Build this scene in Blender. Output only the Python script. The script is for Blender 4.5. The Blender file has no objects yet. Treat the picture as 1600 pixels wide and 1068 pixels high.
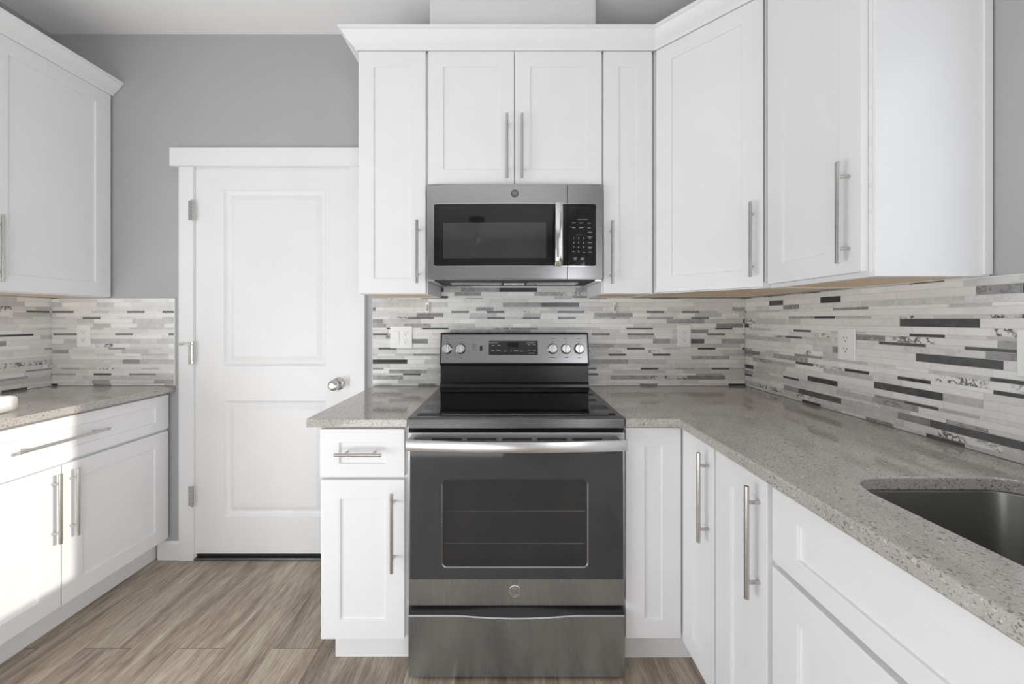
import bpy, bmesh, math, random
from mathutils import Vector, Matrix
from mathutils.geometry import tessellate_polygon
sc = bpy.context.scene
COL = sc.collection
PI = math.pi
rad = math.radians

# ---------------------------------------------------------------- camera
cam_d = bpy.data.cameras.new('camera')
cam = bpy.data.objects.new('camera', cam_d); COL.objects.link(cam)
cam.location = (0.0, -1.945, 1.26)
cam.rotation_euler = (PI/2, 0, 0)
cam_d.sensor_width = 36.0
cam_d.lens = 577.0/1600.0*36.0
cam_d.shift_x = 4.0/1600.0
cam_d.shift_y = -35.5/1600.0
cam_d.clip_start = 0.02
sc.camera = cam

# ---------------------------------------------------------------- light
sc.view_settings.view_transform = 'Standard'
sc.view_settings.look = 'None'
sc.view_settings.gamma = 1.0
sc.view_settings.use_curve_mapping = False
sc.view_settings.exposure = 0.11
world = bpy.data.worlds.new('daylight'); sc.world = world
world.use_nodes = True
wb = world.node_tree.nodes['Background']
wb.inputs[0].default_value = (0.86, 0.93, 1.0, 1)
wb.inputs[1].default_value = 0.35
sc.cycles.max_bounces = 12
sc.cycles.diffuse_bounces = 7
sc.cycles.glossy_bounces = 5
sc.cycles.transparent_max_bounces = 12
sc.cycles.sample_clamp_indirect = 6.0

def light(name, kind, loc, direction, energy, color=(1, 1, 1), **kw):
    d = bpy.data.lights.new(name, kind); d.energy = energy; d.color = color
    for k, v in kw.items(): setattr(d, k, v)
    o = bpy.data.objects.new(name, d); COL.objects.link(o); o.location = loc
    o.rotation_euler = Vector(direction).to_track_quat('-Z', 'Y').to_euler()
    return o
light('sun', 'SUN', (4, -2, 3), (-1.0, 0.243, -0.302), 2.8, (1.0, 0.94, 0.84), angle=rad(0.6))
light('added_rear_fill', 'AREA', (-1.15, -5.60, 1.05), (0, 1, 0.1), 2, (0.965, 0.98, 1.0), shape='RECTANGLE', size=1.75, size_y=1.95)  # weak fill set in an added rear opening to even out the light
light('added_side_fill', 'AREA', (-2.36, -2.05, 0.62), (1, 0.3, 0.04), 33, (0.965, 0.98, 1.0), shape='RECTANGLE', size=1.5, size_y=1.15)  # low fill at an added opening, brightens the sink-run fronts
light('added_right_fill', 'AREA', (1.20, -4.15, 1.05), (-1, 0.2, 0.1), 44, (0.965, 0.98, 1.0), shape='RECTANGLE', size=1.7, size_y=1.95)  # fill added at an unseen opening to brighten the left-run faces
light('sink_window_daylight', 'AREA', (1.27, -1.56, 1.62), (-1, 0, 0.1), 2.4, (0.90, 0.95, 1.0), shape='RECTANGLE', size=0.86, size_y=0.92)
light('added_floor_fill', 'AREA', (-0.95, -2.9, 0.04), (0, 0.3, 1), 35, (0.955, 0.975, 1.0), shape='DISK', size=1.8)  # no real lamp: added upward fill standing in for floor bounce

# ---------------------------------------------------------------- key dimensions (metres)
XL, XR = -2.41, 1.245
CEIL = 2.76
YB = -5.65
CT = 0.91            # worktop top
UB, UT = 1.373, 2.435   # upper cabinets bottom and top

# ---------------------------------------------------------------- materials
MATS = {}
def new_mat(name):
    m = bpy.data.materials.new(name); m.use_nodes = True
    nt = m.node_tree; b = nt.nodes['Principled BSDF']
    MATS[name] = m
    return m, nt, b
def N(nt, t, **kw):
    n = nt.nodes.new(t)
    for k, v in kw.items(): setattr(n, k, v)
    return n
def coords(nt, scale=(1, 1, 1), rot=(0, 0, 0), loc=(0, 0, 0), kind='Object'):
    tc = N(nt, 'ShaderNodeTexCoord'); mp = N(nt, 'ShaderNodeMapping')
    mp.inputs['Scale'].default_value = scale; mp.inputs['Rotation'].default_value = rot; mp.inputs['Location'].default_value = loc
    nt.links.new(tc.outputs[kind], mp.inputs[0]); return mp.outputs[0]
def noise(nt, vec, scale, detail=2, rough=0.5):
    n = N(nt, 'ShaderNodeTexNoise'); n.inputs['Scale'].default_value = scale
    n.inputs['Detail'].default_value = detail; n.inputs['Roughness'].default_value = rough
    if vec is not None: nt.links.new(vec, n.inputs['Vector'])
    return n
def ramp(nt, fac, stops, interp='LINEAR'):
    r = N(nt, 'ShaderNodeValToRGB'); cr = r.color_ramp; cr.interpolation = interp
    while len(cr.elements) < len(stops): cr.elements.new(0.5)
    for e, (p, c) in zip(cr.elements, stops):
        e.position = p; e.color = (c[0], c[1], c[2], 1) if hasattr(c, '__len__') else (c, c, c, 1)
    nt.links.new(fac, r.inputs[0]); return r.outputs[0]
def mixc(nt, fac, a, b, mode='MIX'):
    m = N(nt, 'ShaderNodeMix', data_type='RGBA', blend_type=mode)
    for i, v in ((0, fac), (6, a), (7, b)):
        if hasattr(v, 'links') or isinstance(v, bpy.types.NodeSocket): nt.links.new(v, m.inputs[i])
        elif i == 0: m.inputs[0].default_value = v
        else: m.inputs[i].default_value = (v[0], v[1], v[2], 1)
    return m.outputs[2]
def bump(nt, b, height, strength=0.1, dist=0.001):
    n = N(nt, 'ShaderNodeBump'); n.inputs['Strength'].default_value = strength; n.inputs['Distance'].default_value = dist
    nt.links.new(height, n.inputs['Height']); nt.links.new(n.outputs[0], b.inputs['Normal'])
def paint(name, col, rough, var=0.03, scale=6, bmp=0.0, spec=0.5):
    m, nt, b = new_mat(name)
    v = coords(nt)
    n = noise(nt, v, scale, 3)
    lo = [c*(1-var) for c in col]; hi = [min(1, c*(1+var)) for c in col]
    nt.links.new(ramp(nt, n.outputs[0], [(0.3, lo), (0.7, hi)]), b.inputs['Base Color'])
    b.inputs['Roughness'].default_value = rough
    b.inputs['Specular IOR Level'].default_value = spec
    if bmp:
        n2 = noise(nt, v, 260, 2); bump(nt, b, n2.outputs[0], bmp, 0.0006)
    return m
paint('cabinet_white', (0.83, 0.83, 0.838), 0.38, 0.012)
paint('trim_white', (0.84, 0.84, 0.846), 0.42, 0.012)
paint('door_white', (0.83, 0.83, 0.835), 0.45, 0.012)
paint('ceiling_white', (0.90, 0.90, 0.90), 0.9, 0.01, 4, 0.15, 0.2)
paint('wall_grey', (0.44, 0.44, 0.446), 0.75, 0.015, 3, 0.12, 0.3)
paint('drywall_light', (0.74, 0.74, 0.74), 0.8, 0.012, 4, 0.1, 0.2)
paint('plastic_white', (0.90, 0.90, 0.89), 0.35, 0.01)
paint('slot_dark', (0.04, 0.04, 0.045), 0.6, 0.05)
paint('black_enamel', (0.012, 0.012, 0.013), 0.22, 0.1)
paint('black_plastic', (0.018, 0.018, 0.02), 0.3, 0.1)
paint('grey_marking', (0.42, 0.42, 0.43), 0.5, 0.02)
paint('cavity_dark', (0.03, 0.03, 0.032), 0.6, 0.1)
paint('raw_ply', (0.80, 0.62, 0.44), 0.6, 0.09, 14)
paint('rubber_black', (0.02, 0.02, 0.02), 0.6, 0.1)
paint('wrap_white', (0.86, 0.86, 0.84), 0.3, 0.03, 30, 0.3)
paint('grout', (0.74, 0.73, 0.71), 0.8, 0.02)

def metal(name, col, rough, axis='x', streak=0.08, lo=0.85):
    m, nt, b = new_mat(name)
    s = {'x': (1.2, 160, 160), 'z': (160, 160, 1.2), 'none': (30, 30, 30)}[axis]
    v = coords(nt, s)
    n = noise(nt, v, 4.0, 3, 0.6)
    nt.links.new(ramp(nt, n.outputs[0], [(0.3, [c*lo for c in col]), (0.7, col)]), b.inputs['Base Color'])
    r = N(nt, 'ShaderNodeMapRange'); r.inputs['To Min'].default_value = max(0.02, rough-streak); r.inputs['To Max'].default_value = rough+streak
    nt.links.new(n.outputs[0], r.inputs[0]); nt.links.new(r.outputs[0], b.inputs['Roughness'])
    b.inputs['Metallic'].default_value = 1.0
    return m
metal('brushed_steel', (0.42, 0.42, 0.425), 0.24, 'x', 0.06)
metal('steel_light', (0.66, 0.66, 0.66), 0.24, 'x', 0.06)
metal('steel_dark', (0.30, 0.30, 0.305), 0.28, 'x', 0.06)
metal('sink_steel', (0.30, 0.295, 0.285), 0.30, 'none', 0.02, 0.95)
metal('range_steel', (0.47, 0.495, 0.525), 0.27, 'z', 0.015, 0.93)
metal('lip_steel', (0.15, 0.15, 0.152), 0.26, 'x', 0.04)
metal('strip_steel', (0.55, 0.55, 0.55), 0.42, 'x', 0.04)
metal('knob_metal', (0.82, 0.815, 0.80), 0.24, 'none', 0.03, 0.95)
metal('nickel', (0.60, 0.585, 0.56), 0.25, 'z', 0.05)
metal('chrome', (0.78, 0.78, 0.77), 0.12, 'none', 0.03, 0.95)

def black_glass(name, col, rough, ior=1.5):
    m, nt, b = new_mat(name)
    n = noise(nt, coords(nt), 9, 2)
    nt.links.new(ramp(nt, n.outputs[0], [(0.3, col), (0.7, [c*1.15 for c in col])]), b.inputs['Base Color'])
    b.inputs['Roughness'].default_value = rough; b.inputs['IOR'].default_value = ior
    return m
black_glass('glass_black', (0.012, 0.012, 0.013), 0.03, 1.42)
black_glass('glass_hob', (0.008, 0.008, 0.009), 0.04, 1.5)
black_glass('glass_oven', (0.052, 0.052, 0.053), 0.06, 1.38)
black_glass('glass_mesh', (0.038, 0.038, 0.039), 0.05, 1.55)

def see_through(name, tint, clear, rough=0.03):
    m, nt, b = new_mat(name)
    out = nt.nodes['Material Output']
    t = N(nt, 'ShaderNodeBsdfTransparent'); mx = N(nt, 'ShaderNodeMixShader')
    n = noise(nt, coords(nt), 5, 2)
    nt.links.new(ramp(nt, n.outputs[0], [(0.3, tint), (0.7, [c*1.05 for c in tint])]), b.inputs['Base Color'])
    b.inputs['Roughness'].default_value = rough
    mx.inputs[0].default_value = clear
    nt.links.new(b.outputs[0], mx.inputs[1]); nt.links.new(t.outputs[0], mx.inputs[2]); nt.links.new(mx.outputs[0], out.inputs[0])
    return m
see_through('oven_window', (0.045, 0.045, 0.046), 0.35, 0.06)
see_through('clear_glass', (0.6, 0.65, 0.65), 0.90, 0.02)

# worktop: grey quartz with dark and light flecks
def quartz():
    m, nt, b = new_mat('quartz')
    v = coords(nt)
    big = noise(nt, v, 9, 4, 0.6)
    base = ramp(nt, big.outputs[0], [(0.25, (0.415, 0.385, 0.355)), (0.75, (0.50, 0.472, 0.44))])
    fine = noise(nt, v, 420, 2, 0.6)
    base = mixc(nt, 0.5, base, ramp(nt, fine.outputs[0], [(0.3, (0.31, 0.295, 0.272)), (0.7, (0.58, 0.56, 0.525))]))
    warp = noise(nt, v, 120, 2)
    vv = mixc(nt, 0.012, v, warp.outputs[1])
    for sc_, lim, col, seed in ((165, 0.10, (0.06, 0.05, 0.04), 0.24), (190, 0.11, (0.75, 0.73, 0.69), 0.75), (85, 0.085, (0.12, 0.10, 0.085), 0.13), (240, 0.12, (0.14, 0.125, 0.105), 0.30)):
        vo = N(nt, 'ShaderNodeTexVoronoi'); vo.inputs['Scale'].default_value = sc_
        nt.links.new(vv, vo.inputs['Vector'])
        near = N(nt, 'ShaderNodeMath', operation='LESS_THAN'); nt.links.new(vo.outputs['Distance'], near.inputs[0]); near.inputs[1].default_value = lim*3.2
        sep = N(nt, 'ShaderNodeSeparateColor'); nt.links.new(vo.outputs['Color'], sep.inputs[0])
        pick = N(nt, 'ShaderNodeMath', operation='LESS_THAN' if seed < 0.5 else 'GREATER_THAN'); nt.links.new(sep.outputs[0], pick.inputs[0]); pick.inputs[1].default_value = seed if seed < 0.5 else 0.86
        mul = N(nt, 'ShaderNodeMath', operation='MULTIPLY'); nt.links.new(near.outputs[0], mul.inputs[0]); nt.links.new(pick.outputs[0], mul.inputs[1])
        mul2 = N(nt, 'ShaderNodeMath', operation='MULTIPLY'); nt.links.new(mul.outputs[0], mul2.inputs[0]); mul2.inputs[1].default_value = 0.62
        base = mixc(nt, mul2.outputs[0], base, col)
    nt.links.new(base, b.inputs['Base Color'])
    b.inputs['Roughness'].default_value = 0.085
    b.inputs['IOR'].default_value = 1.55
quartz()

# mosaic: every tile carries its own colour value, vein amount and seed as a face attribute
def mosaic():
    m, nt, b = new_mat('marble_mosaic')
    at = N(nt, 'ShaderNodeAttribute', attribute_name='tile')
    sep = N(nt, 'ShaderNodeSeparateColor'); nt.links.new(at.outputs['Color'], sep.inputs[0])
    tone, vein, seed = sep.outputs
    v = coords(nt)
    off = N(nt, 'ShaderNodeVectorMath', operation='SCALE'); comb = N(nt, 'ShaderNodeCombineXYZ')
    for i in range(3): nt.links.new(seed, comb.inputs[i])
    nt.links.new(comb.outputs[0], off.inputs[0]); off.inputs['Scale'].default_value = 37.0
    add = N(nt, 'ShaderNodeVectorMath', operation='ADD'); nt.links.new(v, add.inputs[0]); nt.links.new(off.outputs[0], add.inputs[1])
    base = ramp(nt, tone, [(0.0, (0.045, 0.044, 0.046)), (0.3, (0.15, 0.148, 0.15)), (0.55, (0.43, 0.425, 0.42)), (0.8, (0.70, 0.695, 0.68)), (1.0, (0.91, 0.905, 0.885))])
    cloud = noise(nt, add.outputs[0], 32, 4, 0.6)
    base = mixc(nt, 0.30, base, ramp(nt, cloud.outputs[0], [(0.3, (0.25, 0.25, 0.25)), (0.7, (0.95, 0.95, 0.95))]), 'SOFT_LIGHT')
    n2 = noise(nt, add.outputs[0], 34, 4, 0.62)
    sub = N(nt, 'ShaderNodeMath', operation='SUBTRACT'); nt.links.new(n2.outputs[0], sub.inputs[0]); sub.inputs[1].default_value = 0.5
    ab = N(nt, 'ShaderNodeMath', operation='ABSOLUTE'); nt.links.new(sub.outputs[0], ab.inputs[0])
    line = ramp(nt, ab.outputs[0], [(0.0, 1.0), (0.025, 0.7), (0.06, 0.0)])
    mask = noise(nt, add.outputs[0], 18, 2)
    mk = ramp(nt, mask.outputs[0], [(0.42, 0.0), (0.55, 1.0)])
    a1 = N(nt, 'ShaderNodeMath', operation='MULTIPLY'); nt.links.new(line, a1.inputs[0]); nt.links.new(mk, a1.inputs[1])
    a2 = N(nt, 'ShaderNodeMath', operation='MULTIPLY'); nt.links.new(a1.outputs[0], a2.inputs[0]); nt.links.new(vein, a2.inputs[1])
    base = mixc(nt, a2.outputs[0], base, (0.05, 0.05, 0.052))
    nt.links.new(base, b.inputs['Base Color'])
    b.inputs['Roughness'].default_value = 0.22
mosaic()

# floor: long oak-look planks running towards the range wall
def planks():
    m, nt, b = new_mat('plank_floor')
    tc = N(nt, 'ShaderNodeTexCoord')
    sp = N(nt, 'ShaderNodeSeparateXYZ'); nt.links.new(tc.outputs['Object'], sp.inputs[0])
    cb = N(nt, 'ShaderNodeCombineXYZ'); nt.links.new(sp.outputs[1], cb.inputs[0]); nt.links.new(sp.outputs[0], cb.inputs[1])
    mp = N(nt, 'ShaderNodeMapping'); mp.inputs['Location'].default_value = (0.53, 1.09+0.18*10, 0); nt.links.new(cb.outputs[0], mp.inputs[0])
    br = N(nt, 'ShaderNodeTexBrick'); nt.links.new(mp.outputs[0], br.inputs['Vector'])
    br.offset = 0.37; br.offset_frequency = 2; br.squash = 1.0
    br.inputs['Color1'].default_value = (0, 0, 0, 1); br.inputs['Color2'].default_value = (1, 1, 1, 1); br.inputs['Mortar'].default_value = (0.5, 0.5, 0.5, 1)
    br.inputs['Scale'].default_value = 1.0; br.inputs['Mortar Size'].default_value = 0.0011; br.inputs['Mortar Smooth'].default_value = 0.2
    br.inputs['Bias'].default_value = 0.0; br.inputs['Brick Width'].default_value = 1.22; br.inputs['Row Height'].default_value = 0.18
    s2 = N(nt, 'ShaderNodeSeparateColor'); nt.links.new(br.outputs['Color'], s2.inputs[0])
    k = N(nt, 'ShaderNodeMath', operation='MULTIPLY'); nt.links.new(s2.outputs[0], k.inputs[0]); k.inputs[1].default_value = 53.0
    c3 = N(nt, 'ShaderNodeCombineXYZ')
    for i in range(3): nt.links.new(k.outputs[0], c3.inputs[i])
    ad = N(nt, 'ShaderNodeVectorMath', operation='ADD'); nt.links.new(mp.outputs[0], ad.inputs[0]); nt.links.new(c3.outputs[0], ad.inputs[1])
    g = N(nt, 'ShaderNodeMapping'); g.inputs['Scale'].default_value = (1.0, 6.0, 1); nt.links.new(ad.outputs[0], g.inputs[0])
    broad = noise(nt, g.outputs[0], 2.1, 5, 0.58); broad.inputs['Distortion'].default_value = 1.1
    g2 = N(nt, 'ShaderNodeMapping'); g2.inputs['Scale'].default_value = (7, 90, 1); nt.links.new(ad.outputs[0], g2.inputs[0])
    fine = noise(nt, g2.outputs[0], 2.0, 4, 0.7)
    g3 = N(nt, 'ShaderNodeMapping'); g3.inputs['Scale'].default_value = (0.8, 4.5, 1); nt.links.new(ad.outputs[0], g3.inputs[0])
    rings = noise(nt, g3.outputs[0], 1.3, 2, 0.5); rings.inputs['Distortion'].default_value = 0.6
    mulr = N(nt, 'ShaderNodeMath', operation='MULTIPLY'); nt.links.new(rings.outputs[0], mulr.inputs[0]); mulr.inputs[1].default_value = 26.0
    fr = N(nt, 'ShaderNodeMath', operation='FRACT'); nt.links.new(mulr.outputs[0], fr.inputs[0])
    base = ramp(nt, broad.outputs[0], [(0.30, (0.205, 0.160, 0.120)), (0.47, (0.345, 0.285, 0.222)), (0.60, (0.43, 0.37, 0.295)), (0.72, (0.55, 0.49, 0.395))])
    cath = ramp(nt, fr.outputs[0], [(0.0, (0.36, 0.36, 0.36)), (0.12, (0.48, 0.48, 0.48)), (0.75, (0.56, 0.56, 0.56)), (1.0, (0.40, 0.40, 0.40))])
    base = mixc(nt, 0.55, base, cath, 'SOFT_LIGHT')
    base = mixc(nt, 0.75, base, ramp(nt, fine.outputs[0], [(0.30, (0.15, 0.15, 0.15)), (0.5, (0.5, 0.5, 0.5)), (0.70, (0.88, 0.88, 0.88))]), 'SOFT_LIGHT')
    tint = ramp(nt, s2.outputs[0], [(0.0, (0.36, 0.36, 0.37)), (0.5, (0.5, 0.5, 0.49)), (1.0, (0.66, 0.65, 0.62))])
    base = mixc(nt, 0.8, base, tint, 'SOFT_LIGHT')
    kn = N(nt, 'ShaderNodeTexVoronoi'); kn.inputs['Scale'].default_value = 1.0
    g4 = N(nt, 'ShaderNodeMapping'); g4.inputs['Scale'].default_value = (2.2, 5.5, 1); nt.links.new(ad.outputs[0], g4.inputs[0]); nt.links.new(g4.outputs[0], kn.inputs['Vector'])
    kf = ramp(nt, kn.outputs['Distance'], [(0.02, 0.6), (0.11, 0.0)])
    base = mixc(nt, kf, base, (0.10, 0.075, 0.055))
    inv = N(nt, 'ShaderNodeMath', operation='MULTIPLY'); nt.links.new(br.outputs['Fac'], inv.inputs[0]); inv.inputs[1].default_value = 0.75
    base = mixc(nt, inv.outputs[0], base, (0.055, 0.042, 0.032))
    nt.links.new(base, b.inputs['Base Color'])
    b.inputs['Roughness'].default_value = 0.36
    bump(nt, b, fine.outputs[0], 0.12, 0.0008)
planks()

# ---------------------------------------------------------------- geometry helpers
class MB:
    def __init__(s): s.v = []; s.f = []; s.m = []; s.attr = None
    def add(s, verts, faces, mi=0):
        o = len(s.v); s.v += [tuple(p) for p in verts]
        s.f += [tuple(i+o for i in f) for f in faces]; s.m += [mi]*len(faces)
    def box(s, x0, x1, y0, y1, z0, z1, mi=0):
        s.add([(x0,y0,z0),(x1,y0,z0),(x1,y1,z0),(x0,y1,z0),(x0,y0,z1),(x1,y0,z1),(x1,y1,z1),(x0,y1,z1)],
              [(0,3,2,1),(4,5,6,7),(0,1,5,4),(1,2,6,5),(2,3,7,6),(3,0,4,7)], mi)
        return s
    def prism(s, poly, a0, a1, axis='x', mi=0):
        """poly in the two other axes (cyclic order), swept from a0 to a1; poly counter-clockwise seen from +axis"""
        n = len(poly)
        def P(a, p):
            return {'x': (a, p[0], p[1]), 'y': (p[1], a, p[0]), 'z': (p[0], p[1], a)}[axis]
        vs = [P(a0, p) for p in poly]+[P(a1, p) for p in poly]
        fs = [tuple(range(n))[::-1], tuple(range(n, 2*n))]+[(i, (i+1) % n, n+(i+1) % n, n+i) for i in range(n)]
        s.add(vs, fs, mi); return s
    def cyl(s, p0, p1, r, r1=None, n=16, mi=0, caps=True):
        p0, p1 = Vector(p0), Vector(p1); r1 = r if r1 is None else r1
        d = (p1-p0).normalized(); u = d.orthogonal().normalized(); w = d.cross(u)
        vs = [p0+(u*math.cos(2*PI*i/n)+w*math.sin(2*PI*i/n))*r for i in range(n)]+[p1+(u*math.cos(2*PI*i/n)+w*math.sin(2*PI*i/n))*r1 for i in range(n)]
        fs = [(i, (i+1) % n, n+(i+1) % n, n+i) for i in range(n)]
        if caps: fs += [tuple(range(n))[::-1], tuple(range(n, 2*n))]
        s.add(vs, fs, mi); return s
    def lathe(s, c, axis, prof, n=24, mi=0):
        """prof = (distance along axis, radius)"""
        c, d = Vector(c), Vector(axis).normalized(); u = d.orthogonal().normalized(); w = d.cross(u)
        vs = []
        for h, r in prof: vs += [c+d*h+(u*math.cos(2*PI*i/n)+w*math.sin(2*PI*i/n))*max(r, 1e-5) for i in range(n)]
        fs = []
        for k in range(len(prof)-1):
            fs += [(k*n+i, k*n+(i+1) % n, (k+1)*n+(i+1) % n, (k+1)*n+i) for i in range(n)]
        fs += [tuple(range(n))[::-1], tuple(range((len(prof)-1)*n, len(prof)*n))]
        s.add(vs, fs, mi); return s
    def sweep(s, rings, closed=True, mi=0, caps=True):
        n = len(rings[0]); vs = [p for r in rings for p in r]; fs = []
        for k in range(len(rings)-1):
            for i in range(n if closed else n-1):
                fs.append((k*n+i, k*n+(i+1) % n, (k+1)*n+(i+1) % n, (k+1)*n+i))
        if caps: fs += [tuple(range(n))[::-1], tuple(range((len(rings)-1)*n, len(rings)*n))]
        s.add(vs, fs, mi); return s
    def build(s, name, mats, parent=None, bevel=0.0, seg=2, smooth=False, angle=40, loc=None):
        me = bpy.data.meshes.new(name); me.from_pydata(s.v, [], s.f)
        for m in ([mats] if isinstance(mats, str) else mats): me.materials.append(MATS[m])
        for p, mi in zip(me.polygons, s.m): p.material_index = mi
        bm = bmesh.new(); bm.from_mesh(me); bmesh.ops.recalc_face_normals(bm, faces=bm.faces); bm.to_mesh(me); bm.free()
        if smooth:
            for p in me.polygons: p.use_smooth = True
            me.set_sharp_from_angle(angle=rad(angle))
        o = bpy.data.objects.new(name, me); COL.objects.link(o)
        if parent: o.parent = parent
        if loc: o.location = loc
        if bevel:
            md = o.modifiers.new('soft_edges', 'BEVEL'); md.width = bevel; md.segments = seg; md.limit_method = 'ANGLE'; md.angle_limit = rad(35)
        return o
def tag(o, label=None, cat=None, group=None, kind=None):
    if label: o['label'] = label
    if cat: o['category'] = cat
    if group: o['group'] = group
    if kind: o['kind'] = kind
    return o
def thing(name, label, cat, loc=(0, 0, 0), rz=0, group=None):
    o = bpy.data.objects.new(name, None); COL.objects.link(o); o.location = loc; o.rotation_euler = (0, 0, rz); o.empty_display_size = 0.1
    return tag(o, label, cat, group)
def text_mesh(mb, txt, size, M, mi=0, align='CENTER', depth=0.0004):
    c = bpy.data.curves.new('lettering', 'FONT'); c.body = txt; c.size = size; c.align_x = align; c.align_y = 'CENTER'; c.extrude = depth; c.resolution_u = 3
    o = bpy.data.objects.new('lettering', c); COL.objects.link(o)
    dg = bpy.context.evaluated_depsgraph_get(); me = bpy.data.meshes.new_from_object(o.evaluated_get(dg))
    mb.add([M @ v.co for v in me.vertices], [tuple(p.vertices) for p in me.polygons], mi)
    bpy.data.objects.remove(o); bpy.data.curves.remove(c); bpy.data.meshes.remove(me)
FRONT = Matrix(((1, 0, 0, 0), (0, 0, -1, 0), (0, 1, 0, 0), (0, 0, 0, 1)))   # text standing upright, read from -y
def front_at(x, y, z): return Matrix.Translation((x, y, z)) @ FRONT

# ---------------------------------------------------------------- the room
def struct(o, label, cat):
    return tag(o, label, cat, kind='structure')
T = 0.14
mb = MB(); mb.box(XL-T, 1.6, YB-T, T, -0.08, 0.0)
struct(mb.build('floor', 'plank_floor'), 'grey-brown wood plank floor', 'floor')
mb = MB(); mb.box(XL-T, 1.6, YB-T, T, CEIL, CEIL+0.1)
struct(mb.build('ceiling', 'ceiling_white'), 'plain white ceiling', 'ceiling')
DX0, DX1, DZ1 = -1.648, -0.832, 2.052     # doorway in the range wall
mb = MB(); mb.box(XL-T, DX0, 0, T, 0, CEIL); mb.box(DX1, XR+T, 0, T, 0, CEIL); mb.box(DX0, DX1, 0, T, DZ1, CEIL); mb.box(DX0-0.02, DX1+0.02, T, T+0.02, 0, DZ1+0.02)
struct(mb.build('wall_back', 'wall_grey'), 'mid-grey painted wall behind the range and the white door', 'wall')
def wall_with_holes(name, fixed0, fixed1, axis, a0, a1, holes, mat, label):
    """a wall slab with rectangular holes (a0,a1,z0,z1) sorted along its length"""
    mb = MB()
    def B(p, q, z0, z1):
        if axis == 'y': mb.box(fixed0, fixed1, p, q, z0, z1)
        else: mb.box(p, q, fixed0, fixed1, z0, z1)
    cur = a0
    for h0, h1, z0, z1 in holes:
        B(cur, h0, 0, CEIL)
        if z0 > 0: B(h0, h1, 0, z0)
        B(h0, h1, z1, CEIL); cur = h1
    B(cur, a1, 0, CEIL)
    return struct(mb.build(name, mat), label, 'wall')
WY0, WY1, WZ0, WZ1 = -2.06, -1.14, 1.095, 2.12
wall_with_holes('wall_right', XR, XR+T, 'y', YB, 0, [(-5.05, -3.25, 0.0, 2.05), (WY0, WY1, WZ0, WZ1)], 'wall_grey', 'blue-grey painted wall over the sink worktop, past the tall wall cabinet')
wall_with_holes('wall_left', XL-T, XL, 'y', YB, 0, [(-2.85, -1.25, 0.0, 2.05)], 'wall_grey', 'grey wall sliver above the crown moulding beside the ceiling')
wall_with_holes('wall_rear', YB-T, YB, 'x', XL-T, XR+T, [(-2.05, -0.25, 0.0, 2.05)], 'wall_grey', 'grey wall facing the range from across the room')

def glazed(name, axis, fixed, a0, a1, z0, z1, mulls, label, sill=False):
    t = thing(name, label, 'window' if sill else 'glass door'); t['kind'] = 'structure'
    fr = MB(); gl = MB(); w = 0.045
    def B(m, p, q, d0, d1, za, zb):
        if axis == 'y': m.box(fixed+d0, fixed+d1, p, q, za, zb)
        else: m.box(p, q, fixed+d0, fixed+d1, za, zb)
    B(fr, a0, a1, -0.03, 0.03, z1-w, z1); B(fr, a0, a1, -0.03, 0.03, z0, z0+w)
    for p in [a0, a1-w]+[a0+(a1-a0)*k-w/2 for k in mulls]: B(fr, p, p+w, -0.03, 0.03, z0+w, z1-w)
    B(gl, a0+w, a1-w, -0.003, 0.003, z0+w, z1-w)
    fr.build('window_frame' if sill else 'door_frame', 'trim_white', t, 0.003); gl.build('pane', 'clear_glass', t)
    return t
glazed('window_1', 'y', XR+0.09, WY0, WY1, WZ0, WZ1, [], 'white framed window over the sink', True)
glazed('added_door_2', 'x', YB-0.09, -2.05, -0.25, 0.0, 2.05, [0.5], 'added unseen glazed opening in the far wall')  # opening added behind the camera for even light
glazed('added_door_4', 'y', XR+0.09, -5.05, -3.25, 0.0, 2.05, [0.5], 'added unseen glazed opening beyond the sink window')  # opening added to let in sun and more bounce
glazed('added_door_3', 'y', XL-0.09, -2.85, -1.25, 0.0, 2.05, [0.5], 'added unseen glazed opening past the long worktop')  # opening added beside the camera to carry the side fill

# ---- door_1: white two-panel door with casing
d1 = thing('door_1', 'closed white two-panel door with satin knob and flat white casing', 'door', (0, 0, 0)); d1['kind'] = 'structure'
def panel_door(x0, x1, z0, z1, yf, th, panels):
    mb = MB()
    xs = sorted({x0, x1, *[p for q in panels for p in q[:2]]}); zs = sorted({z0, z1, *[p for q in panels for p in q[2:]]})
    for i in range(len(xs)-1):
        for k in range(len(zs)-1):
            if any(abs(xs[i]-q[0]) < 1e-6 and abs(zs[k]-q[2]) < 1e-6 for q in panels): continue
            mb.add([(xs[i], yf, zs[k]), (xs[i+1], yf, zs[k]), (xs[i+1], yf, zs[k+1]), (xs[i], yf, zs[k+1])], [(0, 1, 2, 3)])
    yb = yf+th
    mb.add([(x0,yf,z0),(x1,yf,z0),(x1,yf,z1),(x0,yf,z1),(x0,yb,z0),(x1,yb,z0),(x1,yb,z1),(x0,yb,z1)], [(4,7,6,5),(0,4,5,1),(1,5,6,2),(2,6,7,3),(3,7,4,0)])
    for a, b, c, d in panels:
        # ogee: quick step down, slope, groove and a raised field
        steps = [(0, 0), (0.006, 0.008), (0.016, 0.0145), (0.026, 0.016), (0.046, 0.0055), (0.052, 0.004)]
        rings = [[(a+i, yf+y, c+i), (b-i, yf+y, c+i), (b-i, yf+y, d-i), (a+i, yf+y, d-i)] for i, y in steps]
        mb.sweep(rings, caps=False)
        mb.add(rings[-1], [(0, 1, 2, 3)])
    return mb
YD = -0.006
panel_door(-1.645, -0.8365, 0.031, 2.049, YD, 0.036, [(-1.50, -0.964, 1.014, 1.940), (-1.50, -0.964, 0.2235, 0.832)]).build('door_leaf', 'door_white', d1, smooth=True, angle=25)
mb = MB()
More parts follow.
